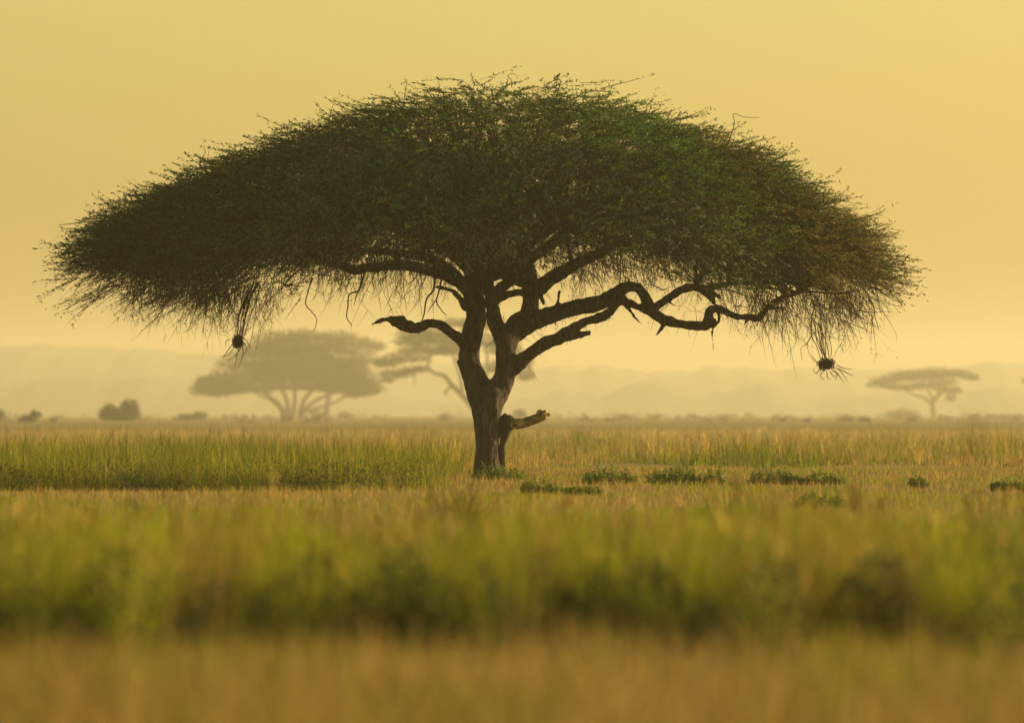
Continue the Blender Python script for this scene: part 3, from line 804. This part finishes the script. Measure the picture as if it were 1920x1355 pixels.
# ------------------------------------------------------------------ nests and birds
def nest(label, cx, cy, r, tails, cords):
    base = P(cx, cy)
    t = thing("bird_nest", base, label, "bird nest", "weaver nests hung from the acacia")
    n = 700
    q = unit(rng.normal(size=(n, 3)))
    R_ = r / 82.9
    lop = np.array((1.25, 1.0, 0.85)) if cx > 900 else np.array((0.95, 0.95, 1.15))
    p = base + q * R_ * rng.uniform(0.45, 1.05, (n, 1)) * lop * (1 + 0.30 * np.sin(q[:, :1] * 5 + 1) * np.cos(q[:, 2:] * 4))
    d = unit(np.cross(q, rng.normal(size=(n, 3))) + q * 0.35)
    V1, T1_ = strips(p - d * 0.08, d, rng.uniform(0.08, 0.22, n), q * -0.22 + rng.normal(0, .15, (n, 3)), np.full(n, 0.016), 3)
    # woven core
    k, m = 14, 9
    cv = [base + np.array((0, 0, R_ * .8))]
    for i in range(1, m):
        for j in range(k):
            f, g = math.pi * i / m, 2 * math.pi * j / k
            rr = R_ * 0.70 * (1 + 0.18 * math.sin(3 * g + i) + rng.normal(0, .12))
            cv.append(base + lop * np.array((rr * math.sin(f) * math.cos(g), rr * math.sin(f) * math.sin(g), rr * .9 * math.cos(f))))
    cv.append(base - np.array((0, 0, R_ * .8)))
    ct = [(0, 1 + j, 1 + (j + 1) % k) for j in range(k)]
    for i in range(m - 2):
        for j in range(k):
            a, b2 = 1 + i * k + j, 1 + i * k + (j + 1) % k
            ct += [(a, a + k, b2 + k), (a, b2 + k, b2)]
    e = len(cv) - 1
    ct += [(e, 1 + (m - 2) * k + (j + 1) % k, 1 + (m - 2) * k + j) for j in range(k)]
    V, T = join([(V1, T1_), (np.array(cv), np.array(ct))])
    mk("nest_body", V, T, M_NEST, t)
    for L in tails:
        V, T = tube([P(*q) for q in L], [0.009] * (len(L) - 1) + [0.004], 4, 4)
        mk("loose_straw", V, T, M_NEST, t)
    for L in cords:
        V, T = tube([P(*q[:2]) for q in L], [q[2] * .55 / 82.9 for q in L], 5, 4)
        mk("hanging_twig", V, T, M_TWIG, t, smooth=True)
    for k in range(8):      # thin strands the nest is woven to
        e = base + rng.normal(0, .06, 3) + np.array((0, 0, R_ * .5))
        s0 = base + np.array((rng.normal(.12 if cx < 900 else -.1, .22), rng.normal(0, .25), rng.uniform(.75, 1.35)))
        V, T = tube([s0, (s0 + e) / 2 + rng.normal(0, .09, 3), e], [.010, .008, .006], 4, 4)
        mk("hanging_twig", V, T, M_TWIG, t)
    return t
nest("round dark nest hanging at the left from a thick rope of twigs", 447, 640, 11,
     [[(436, 645), (425, 660), (418, 672)], [(440, 650), (428, 665), (414, 668)], [(448, 652), (443, 672), (440, 690)], [(455, 650), (455, 668), (446, 692)], [(452, 652), (440, 668), (426, 676)], [(458, 642), (462, 655), (452, 672)], [(432, 635), (424, 640), (423, 650)], [(460, 635), (468, 648), (470, 655)]],
     [[(484, 530, 5), (470, 555, 4), (462, 585, 3.2), (456, 615, 2.6), (452, 634, 2)], [(488, 535, 2.4), (478, 570, 2), (466, 600, 1.6), (458, 630, 1.4)], [(476, 530, 3), (460, 570, 2.4), (452, 600, 1.8), (450, 632, 1.4)], [(468, 540, 2), (450, 585, 1.6), (446, 610, 1.2), (444, 632, 1)], [(482, 560, 1.6), (477, 600, 1.2), (470, 640, .8), (462, 660, .7)], [(466, 545, 2.2), (456, 580, 2), (457, 610, 1.6), (455, 632, 1.2)]])
nest("ragged dark nest hanging at the right with stiff twigs trailing below", 1550, 682, 13,
     [[(1562, 690), (1574, 705), (1582, 718)], [(1566, 688), (1578, 698), (1590, 716)], [(1560, 694), (1570, 702), (1566, 712)], [(1550, 696), (1552, 708), (1558, 710)], [(1568, 684), (1582, 690), (1598, 692)], [(1572, 690), (1586, 698), (1600, 705)], [(1545, 694), (1538, 704), (1546, 712)], [(1556, 696), (1564, 706), (1572, 700)], [(1533, 680), (1526, 672), (1522, 664)], [(1538, 690), (1530, 700), (1524, 690)]],
     [[(1520, 595, 2.2), (1535, 610, 2), (1545, 630, 1.8), (1552, 652, 1.6), (1554, 668, 1.4)], [(1521, 600, 2.4), (1522, 630, 1.8), (1532, 650, 1.4), (1538, 672, 1.2)], [(1528, 605, 1.8), (1532, 640, 1.4), (1540, 660, 1.2), (1543, 670, 1)], [(1522, 630, 1.4), (1512, 645, 1.2), (1502, 652, 1), (1504, 676, .7)], [(1514, 640, 1), (1516, 660, .9), (1528, 680, .8)], [(1541, 615, 1.4), (1540, 645, 1.2), (1542, 668, 1)]])

def bird(label, px, py, s, flip, mat):
    base = P(px, py)
    t = thing("bird", base, label, "bird", "birds perched on the acacia crown")
    f = -1 if flip else 1
    bx = lambda x, z: base + np.array((f * x * s, 0, z * s))
    V1 = tube([bx(-.5, -.30), bx(-.32, -.22), bx(-.1, -.08), bx(.12, .10), bx(.26, .26), bx(.32, .36), bx(.40, .44), bx(.46, .45)], [.03 * s, .11 * s, .19 * s, .20 * s, .15 * s, .105 * s, .11 * s, .05 * s], 10, 4)
    mk("body", *V1, mat, t, smooth=True)
    mk("tail", *tube([bx(-.25, -.20), bx(-.5, -.31), bx(-.72, -.38)], [.08 * s, .06 * s, .05 * s], 6, 2), mat, t)
    mk("beak", *tube([bx(.46, .45), bx(.53, .44), bx(.60, .42)], [.04 * s, .025 * s, .005 * s], 6, 1), mat, t)
    for y in (-.05, .05):
        off = np.array((0, y * s, 0))
        mk("leg", *tube([bx(.02, -.05) + off, bx(.05, -.22) + off, bx(.03, -.42) + off], [.03 * s, .018 * s, .014 * s], 5, 1), mat, t)
    return t
M_BIRD = bark_mat("dark_feathers", (0.012, 0.010, 0.009), (0.03, 0.025, 0.022), 20, 0.1)
M_BIRD2 = bark_mat("brown_feathers", (0.06, 0.04, 0.022), (0.12, 0.08, 0.045), 20, 0.1)
bird("small black bird perched on the very top of the big crown", 1046, 142.5, 0.125, False, M_BIRD)
bird("small brown bird on a twig at the left of the crown's top", 822, 148, 0.105, True, M_BIRD2)

# ------------------------------------------------------------------ grass
YG = [(0.225, 0.245, 0.008), (0.265, 0.26, 0.009), (0.185, 0.23, 0.008), (0.29, 0.255, 0.018)]
GG = [(0.12, 0.145, 0.018), (0.15, 0.165, 0.02), (0.10, 0.12, 0.018)]
TAN = [(0.40, 0.27, 0.08), (0.35, 0.23, 0.065), (0.44, 0.31, 0.10), (0.30, 0.20, 0.055)]
RUST = [(0.20, 0.10, 0.025), (0.16, 0.08, 0.02)]

def grass(name, label, x, y, h, w, cols, lean=0.35, S=3, heads=None):
    N = len(x)
    p = np.stack([x, y, np.full(N, -0.01)], 1)
    a = rng.uniform(0, 6.283, N)
    ln = np.abs(rng.normal(0, lean, N))
    hv = np.stack([np.cos(a), np.sin(a), np.zeros(N)], 1)
    d = unit(np.array((0, 0, 1)) + hv * (ln * 0.5)[:, None])
    b = hv * (ln * 0.6)[:, None] - np.array((0, 0, 1)) * (ln * 0.18)[:, None]
    g = rng.uniform(0, 6.283, N)
    side = unit(np.stack([np.cos(g), np.sin(g), np.zeros(N)], 1))
    parts = [strips(p, d, h, b, w, S, side)]
    tint = [np.repeat(cols, 2 * S + 1, 0)]
    if heads is not None:     # seed heads at the tips of some stems
        k = np.where(rng.random(N) < heads)[0]
        tip = p[k] + h[k, None] * (d[k] * 0.80 + b[k] * 0.64)
        dd = unit(d[k] + b[k] * 1.6)
        hl = h[k] * rng.uniform(0.18, 0.32, len(k))
        parts.append(leaves(tip, dd, hl, w[k] * 2.4))
        tint.append(np.repeat(pick(TAN + RUST, len(k)), 4, 0))
    V, T = join(parts)
    o = mk(name, V, T, M_GRASS, tint=np.concatenate(tint))
    return tag(o, label, "grass", kind="stuff")

def per_tuft(ti, lo, hi):
    return rng.uniform(lo, hi, ti.max() + 1)[ti]

def tufted(nt_, per, xf, yf, spread_):
    tx, ty = xf(nt_), yf(nt_)
    x = np.repeat(tx, per) + rng.normal(0, spread_, nt_ * per)
    y = np.repeat(ty, per) + rng.normal(0, spread_, nt_ * per)
    return x, y, np.repeat(np.arange(nt_), per)

# 1 short dry grass nearest the lens
nT = 4800
y_ = lambda n: rng.uniform(27, 56.0, n)
x, y, ti = tufted(nT, 16, lambda n: rng.uniform(-1, 1, n), y_, 0.05)
x = x * (1.2 + y * 0.085)
h = rng.uniform(0.14, 0.34, len(x)) * (1 + 0.25 * patch(x, y, 1)) * np.interp(y, [27, 42, 51], [1, .75, .5]) * (.45 + 1.7 * per_tuft(ti, 0, 1) ** 3)
cols = pick(TAN, len(x)); m = rng.random(nT)[ti] < 0.18
cols[m] = pick(YG, int(m.sum()))
grass("dry_grass", "short dry tan grass filling the blurred foreground", x, y, h, rng.uniform(0.006, 0.012, len(x)), cols * .84 * per_tuft(ti, .65, 1.25)[:, None], 0.5, 2)

# 2 tall yellow-green grass, blurred band
nT = 4200
yy = lambda n: 51.2 + 27 * rng.random(n) ** 1.6
x, y, ti = tufted(nT, 15, lambda n: rng.uniform(-1, 1, n), yy, 0.09)
x = x * (1.8 + y * 0.078)
y = y + 2.6 * patch(x, 0 * x, 0.6) + 1.2 * patch(x + 5, 0 * x, .22)
hN = (0.74 + 0.09 * patch(x, y * .05, 0.8) + 0.06 * patch(x, y, 2.0)) * rng.uniform(0.5, 1.05, len(x)) * per_tuft(ti, .55, 1.25)
sel = patch(x, y * .06, 0.8) + 0.5 * patch(x * 1.7 + 9, y * .05, 0.5)
cols = pick(YG, len(x)); m = rng.random(len(x)) < np.clip(.16 + .4 * patch(x + 20, y * .05, 0.5), 0, .7); cols[m] = pick(GG, int(m.sum()))
m = rng.random(len(x)) < np.where(sel > .6, .5, .08); cols[m] = pick(RUST + TAN, int(m.sum()))
grass("tall_grass", "tall yellow-green grass in a blurred band across the front", x, y, hN, rng.uniform(0.007, 0.014, len(x)), cols * per_tuft(ti, .6, 1.35)[:, None] * (1 + .30 * patch(x, y * .03, .25))[:, None].clip(.5, 1.3), 0.40, 3, 0.03)

# 3 short dry grass of the clearing round the tree
N = 56000
y = 78 + 142 * rng.random(N) ** 0.7
x = rng.uniform(-1, 1, N) * (3 + y * 0.075)
h = rng.uniform(0.08, 0.24, N) * (1 + 0.3 * patch(x, y * 0.4, 3)) * np.interp(y, [120, 150, 205], [1, .8, .65])
cols = pick(TAN, N) * .88; m = (patch(x, y * 0.3, 2.5) + rng.normal(0, .4, N)) > 0.2
cols[m] = pick(YG, int(m.sum()))
grass("dry_grass", "short tan grass of the open clearing around the big trunk", x, y, h, rng.uniform(0.012, 0.024, N), cols, 0.5, 2)

# 4 tall grass at the left
nT = 4200
x, y, ti = tufted(nT, 13, lambda n: rng.uniform(-17.5, -1.15, n), lambda n: 153 + 62 * rng.random(n) ** 1.4, 0.10)
edge = np.interp(y, [150, 165, 185, 215], [-1.4, -1.5, -1.0, 2.0])
k = x < edge + rng.normal(0, .25, len(x))
x, y, ti = x[k], y[k], ti[k]
hN = (0.78 + 0.16 * patch(x, y, 2.4)) * rng.uniform(0.45, 1.15, len(x)) * per_tuft(ti, .5, 1.3) * np.interp(edge[k] - x, [0, 1.2], [0.45, 1.0])
cols = pick(YG, len(x)); m = rng.random(len(x)) < 0.35; cols[m] = pick(GG, int(m.sum()))
m = rng.random(len(x)) < 0.10; cols[m] = pick(TAN, int(m.sum()))
grass("tall_grass", "tall green grass standing left of the big trunk in sharp focus", x, y, hN, rng.uniform(0.008, 0.015, len(x)), cols * per_tuft(ti, .5, 1.3)[:, None], 0.50, 3, 0.0)

# single taller stems among it
N = 420
x = rng.uniform(-16, -1.6, N); y = rng.uniform(154, 190, N)
grass("tall_grass", "scattered thin dark stems rising above the left grass", x, y, rng.uniform(0.95, 1.45, N), np.full(N, .016), pick(GG, N) * .7, 0.45, 3)

# 5 grass of the plain behind, out into the mist
nT = 7600
x, y, ti = tufted(nT, 9, lambda n: rng.uniform(-1, 1, n), lambda n: 205 * (620 / 205.0) ** (rng.random(n) ** 1.5), 0.0)
N = len(x)
x = x * (3 + y * 0.072) + rng.normal(0, .09, N) * (y / 205) ** .6
y = y + rng.normal(0, .3, N) + 9 * patch(x, 0 * x, 3.0) + np.interp(x, [-1, 3], [0, 22])
pt = patch(x, y * 0.15, 6)
h = rng.uniform(0.35, 1.0, N) * per_tuft(ti, .35, 1.15) * (1 + 0.25 * pt) * np.interp(y, [300, 620], [1, .45]) * np.interp(y - 205 - 9 * patch(x, 0 * x, 3.0) - np.interp(x, [-1, 3], [0, 22]), [0, 6, 30], [.3, .5, 1]) * (1 + .3 * patch(x, y * .3, 1.3))
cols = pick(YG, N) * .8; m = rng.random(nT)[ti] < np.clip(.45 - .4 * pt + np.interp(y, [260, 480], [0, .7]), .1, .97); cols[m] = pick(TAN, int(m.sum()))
m = rng.random(nT)[ti] < np.clip(.12 + .5 * pt, .05, .7); cols[m] = pick(GG, int(m.sum()))
grass("plain_grass", "green and straw grass of the plain paled with distance to stand in for mist", x, y, h, 0.020 * (y / 206) ** 0.9 * rng.uniform(0.7, 1.4, N), (cols * (1 - np.interp(y, [240, 480], [0, .8]))[:, None] + np.array((.46, .35, .15)) * np.interp(y, [240, 480], [0, .8])[:, None]) * per_tuft(ti, .65, 1.2)[:, None], 0.45, 2)  # mist painted into the blades: colour blends to pale straw with distance

# dark leaves added along the grass edges to imitate shade at their foot
SHADE_WEED = [(0.028, 0.046, 0.016), (0.04, 0.058, 0.02), (0.04, 0.042, 0.022), (0.055, 0.068, 0.02)]
def weeds(label, x, y, zmax, size):
    n = len(x)
    z = rng.random(n) ** 1.3 * zmax
    V, T = leaves(np.stack([x, y, z], 1), unit(rng.normal(0, 1, (n, 3)) + np.array((0, 0, .5))), size * rng.uniform(.6, 1.5, n), size * .5 * rng.uniform(.6, 1.4, n))
    return tag(mk("undergrowth", V, T, M_GRASS, tint=np.repeat(pick(SHADE_WEED, n, .25), 4, 0)), label, "weeds", kind="stuff")
n = 56000
x = rng.uniform(-17, -1.5, n); y = 153 + rng.random(n) ** 1.6 * 7
k = rng.random(n) < (.5 + .55 * patch(x, y * .4, 1.1)).clip(.1, 1); x = x[k]; y = y[k]
weeds("dark leafy weeds added as shade along the foot of the left grass", x, y, 0.42 * (1 + .6 * patch(x, y, .8)).clip(.3, 1.6), 0.042)
n = 44000
x = rng.uniform(-6.5, 6.5, n); y = 50.4 + 2.6 * patch(x, 0 * x, 0.6) + 1.2 * patch(x + 5, 0 * x, .22) + rng.random(n) ** 1.6 * 2.5
k = rng.random(n) < np.interp(x, [-6, -1, 0, 1.5, 6], [.6, .6, .9, 1, 1]) * (0.7 + .35 * patch(x, y * .2, .3)).clip(0, 1)
weeds("dark leafy weeds added as shade at the foot of the blurred green grass", x[k], y[k], 0.42 * (1 + .45 * patch(x[k], y[k] * .1, .25)).clip(.3, 1.5), 0.045)

# ------------------------------------------------------------------ low shrubs around the tree
SHRUB = [(0.14, 0.21, 0.03), (0.18, 0.24, 0.032), (0.22, 0.24, 0.04), (0.09, 0.13, 0.025)]
def shrub(label, x0, x1, base_row, top_rows, dens=1.0, group="low green shrubs on the clearing"):
    d = H * F / (base_row - HY)
    xc = ((x0 + x1) / 2 - 960) * d / F
    t = thing("low_shrub", (xc, d, 0), label, "shrub", group)
    w = (x1 - x0) * d / F
    n = int(60 * w * dens) + 12
    sx = rng.uniform(-w / 2, w / 2, n); sy = rng.uniform(-.5, .5, n) * min(1.2, w * .5)
    hh = np.interp(sx / w + .5, np.linspace(0, 1, len(top_rows)), [(base_row - r) * d / F for r in top_rows]) * rng.uniform(.25, 1.35, n) * (1 - np.abs(2 * sx / w) ** 4 * .8) + .08
    p = np.stack([xc + sx, d + sy, np.zeros(n)], 1)
    dv = unit(np.stack([rng.normal(0, .3, n), rng.normal(0, .3, n), np.ones(n)], 1))
    bv = rng.normal(0, .15, (n, 3))
    V, T = strips(p, dv, hh, bv, np.full(n, .014), 3)
    mk("stems", V, T, M_TWIG, t)["kind"] = "stuff"
    per = 18
    i = np.repeat(np.arange(n), per)
    tt = rng.uniform(.15, 1.05, len(i))
    q = p[i] + hh[i, None] * (dv[i] * tt[:, None] + bv[i] * (tt * tt)[:, None])
    V, T = leaves(q, unit(rng.normal(0, 1, (len(i), 3)) + np.array((0, 0, .4))), rng.uniform(.035, .075, len(i)), rng.uniform(.018, .036, len(i)))
    mk("foliage", V, T, M_LEAF, t, tint=np.repeat(pick(SHRUB, len(i), .25), 4, 0))
    return t
shrub("low green shrub with two upright sprigs, first right of the trunk", 1092, 1190, 908, [895, 880, 892, 878, 900])
shrub("broad green shrub with a tall peak at its right, middle of the shrub row", 1212, 1312, 908, [895, 890, 886, 868, 895], 1.3)
shrub("thin sprigs of shrub joined to the right of the broad peaked shrub", 1318, 1360, 908, [890, 885, 900])
shrub("wide mound of green shrub right of the blurred seed head", 1402, 1500, 909, [896, 880, 886, 890, 896], 1.3)
shrub("low ragged shrub ending the row of shrubs at the right", 1502, 1590, 909, [892, 892, 898, 900], 1.1)
shrub("tiny dark green shrub alone on the tan clearing", 1704, 1742, 915, [906, 900, 908])
shrub("bright green shrub near the right edge of the clearing", 1856, 1920, 921, [912, 902, 908, 914])
shrub("low dark weeds growing round the foot of the big trunk", 888, 985, 900, [884, 878, 884, 886, 892], 1.2)
shrub("flat green patch in front of the trunk's right side", 975, 1060, 925, [916, 906, 912, 918])
shrub("flat green patch below the first right-hand shrub", 1062, 1125, 928, [918, 920, 924])
shrub("small green shrub pair in the softly blurred middle grass", 1490, 1582, 952, [944, 936, 940, 932, 942])
shrub("low green patch in the blurred grass left of the shrub pair", 1300, 1390, 975, [966, 958, 962, 970])

# dry clod of dead weeds
d = H * F / (985 - HY)
clod = thing("dead_weed", P(862, 985, d), "dark brown dead weed clump in the grass below the trunk", "dead plant")
n = 260
a = rng.uniform(0, 6.28, n)
p = P(862, 985, d) + np.stack([rng.normal(0, .12, n), rng.normal(0, .12, n), np.zeros(n)], 1)
V, T = strips(p, unit(np.stack([rng.normal(0, .4, n), rng.normal(0, .4, n), np.ones(n)], 1)), rng.uniform(.15, .52, n), rng.normal(0, .3, (n, 3)), np.full(n, .02), 3)
mk("stems", V, T, M_GRASS, clod, tint=np.repeat(pick([(0.07, 0.035, 0.015), (0.10, 0.05, 0.02)], n), 7, 0))["kind"] = "stuff"

# blurred seed heads rising close to the lens
def seed_stalk(label, px, top, d, lean, head, col, wide=0.05, cnt=150):
    root = np.array(((px - 960) * d / F - lean, d, 0.0))
    tip = P(px, top, d)
    t = thing("grass_stalk", root, label, "grass stalk", "single stalks blurred close to the lens")
    mid = (root + tip) / 2 + np.array((lean * .2, 0, 0))
    V, T = tube([root, mid, tip], [.005, .004, .002], 5, 4)
    mk("stem", V, T, M_GRASS, t, tint=np.tile(np.array(YG[2]), (len(V), 1)))
    n = cnt
    u = rng.random(n)
    q = tip + (mid - tip) * (u * head / np.linalg.norm(mid - tip))[:, None]
    V, T = leaves(q, unit(unit(tip - mid) + rng.normal(0, .45, (n, 3))), rng.uniform(.03, .07, n) * wide / .05, rng.uniform(.010, .02, n))
    mk("seed_head", V, T, M_GRASS, t, tint=np.repeat(pick(col, n), 4, 0))["kind"] = "stuff"
    return t
DK = [(0.09, 0.045, 0.015), (0.12, 0.06, 0.02)]
seed_stalk("leaning stalk with a dark rusty seed head, blurred, right of the shrubs", 1602, 912, 52, -.16, .17, DK, .035, 80)
seed_stalk("stalk with an olive brown seed head, blurred, between the shrubs", 1380, 905, 54, 0.04, .15, DK + GG, .035, 80)
seed_stalk("very blurred tall stalk rising below the lone far acacia", 1828, 758, 27, -.05, .22, GG + DK, .03, 26)
seed_stalk("faint blurred stalk tip against the mist left of the boxy bush", 1574, 742, 22, .02, .16, TAN, .02, 10)

# ------------------------------------------------------------------ haze
m, t_, out = newmat("morning_haze")
pv = t_.nodes.new("ShaderNodeVolumePrincipled")
pv.inputs['Color'].default_value = HAZE_COLOR
pv.inputs['Density'].default_value = HAZE_DENSITY
pv.inputs['Anisotropy'].default_value = 0.45
t_.links.new(pv.outputs[0], out.inputs['Volume'])
x0, x1, y0, y1, zb, zt = -6000, 6000, -400, 7600, -2.0, 66.0
V = np.array([(x0, y0, zb), (x1, y0, zb), (x1, y1, zb), (x0, y1, zb), (x0, y0, zt), (x1, y0, zt), (x1, y1, zt), (x0, y1, zt)])
T = np.array([(0, 2, 1), (0, 3, 2), (4, 5, 6), (4, 6, 7), (0, 1, 5), (0, 5, 4), (1, 2, 6), (1, 6, 5), (2, 3, 7), (2, 7, 6), (3, 0, 4), (3, 4, 7)])
haze = mk("haze", V, T, m)
tag(haze, "pale golden morning mist lying over the whole plain", "haze", kind="stuff")
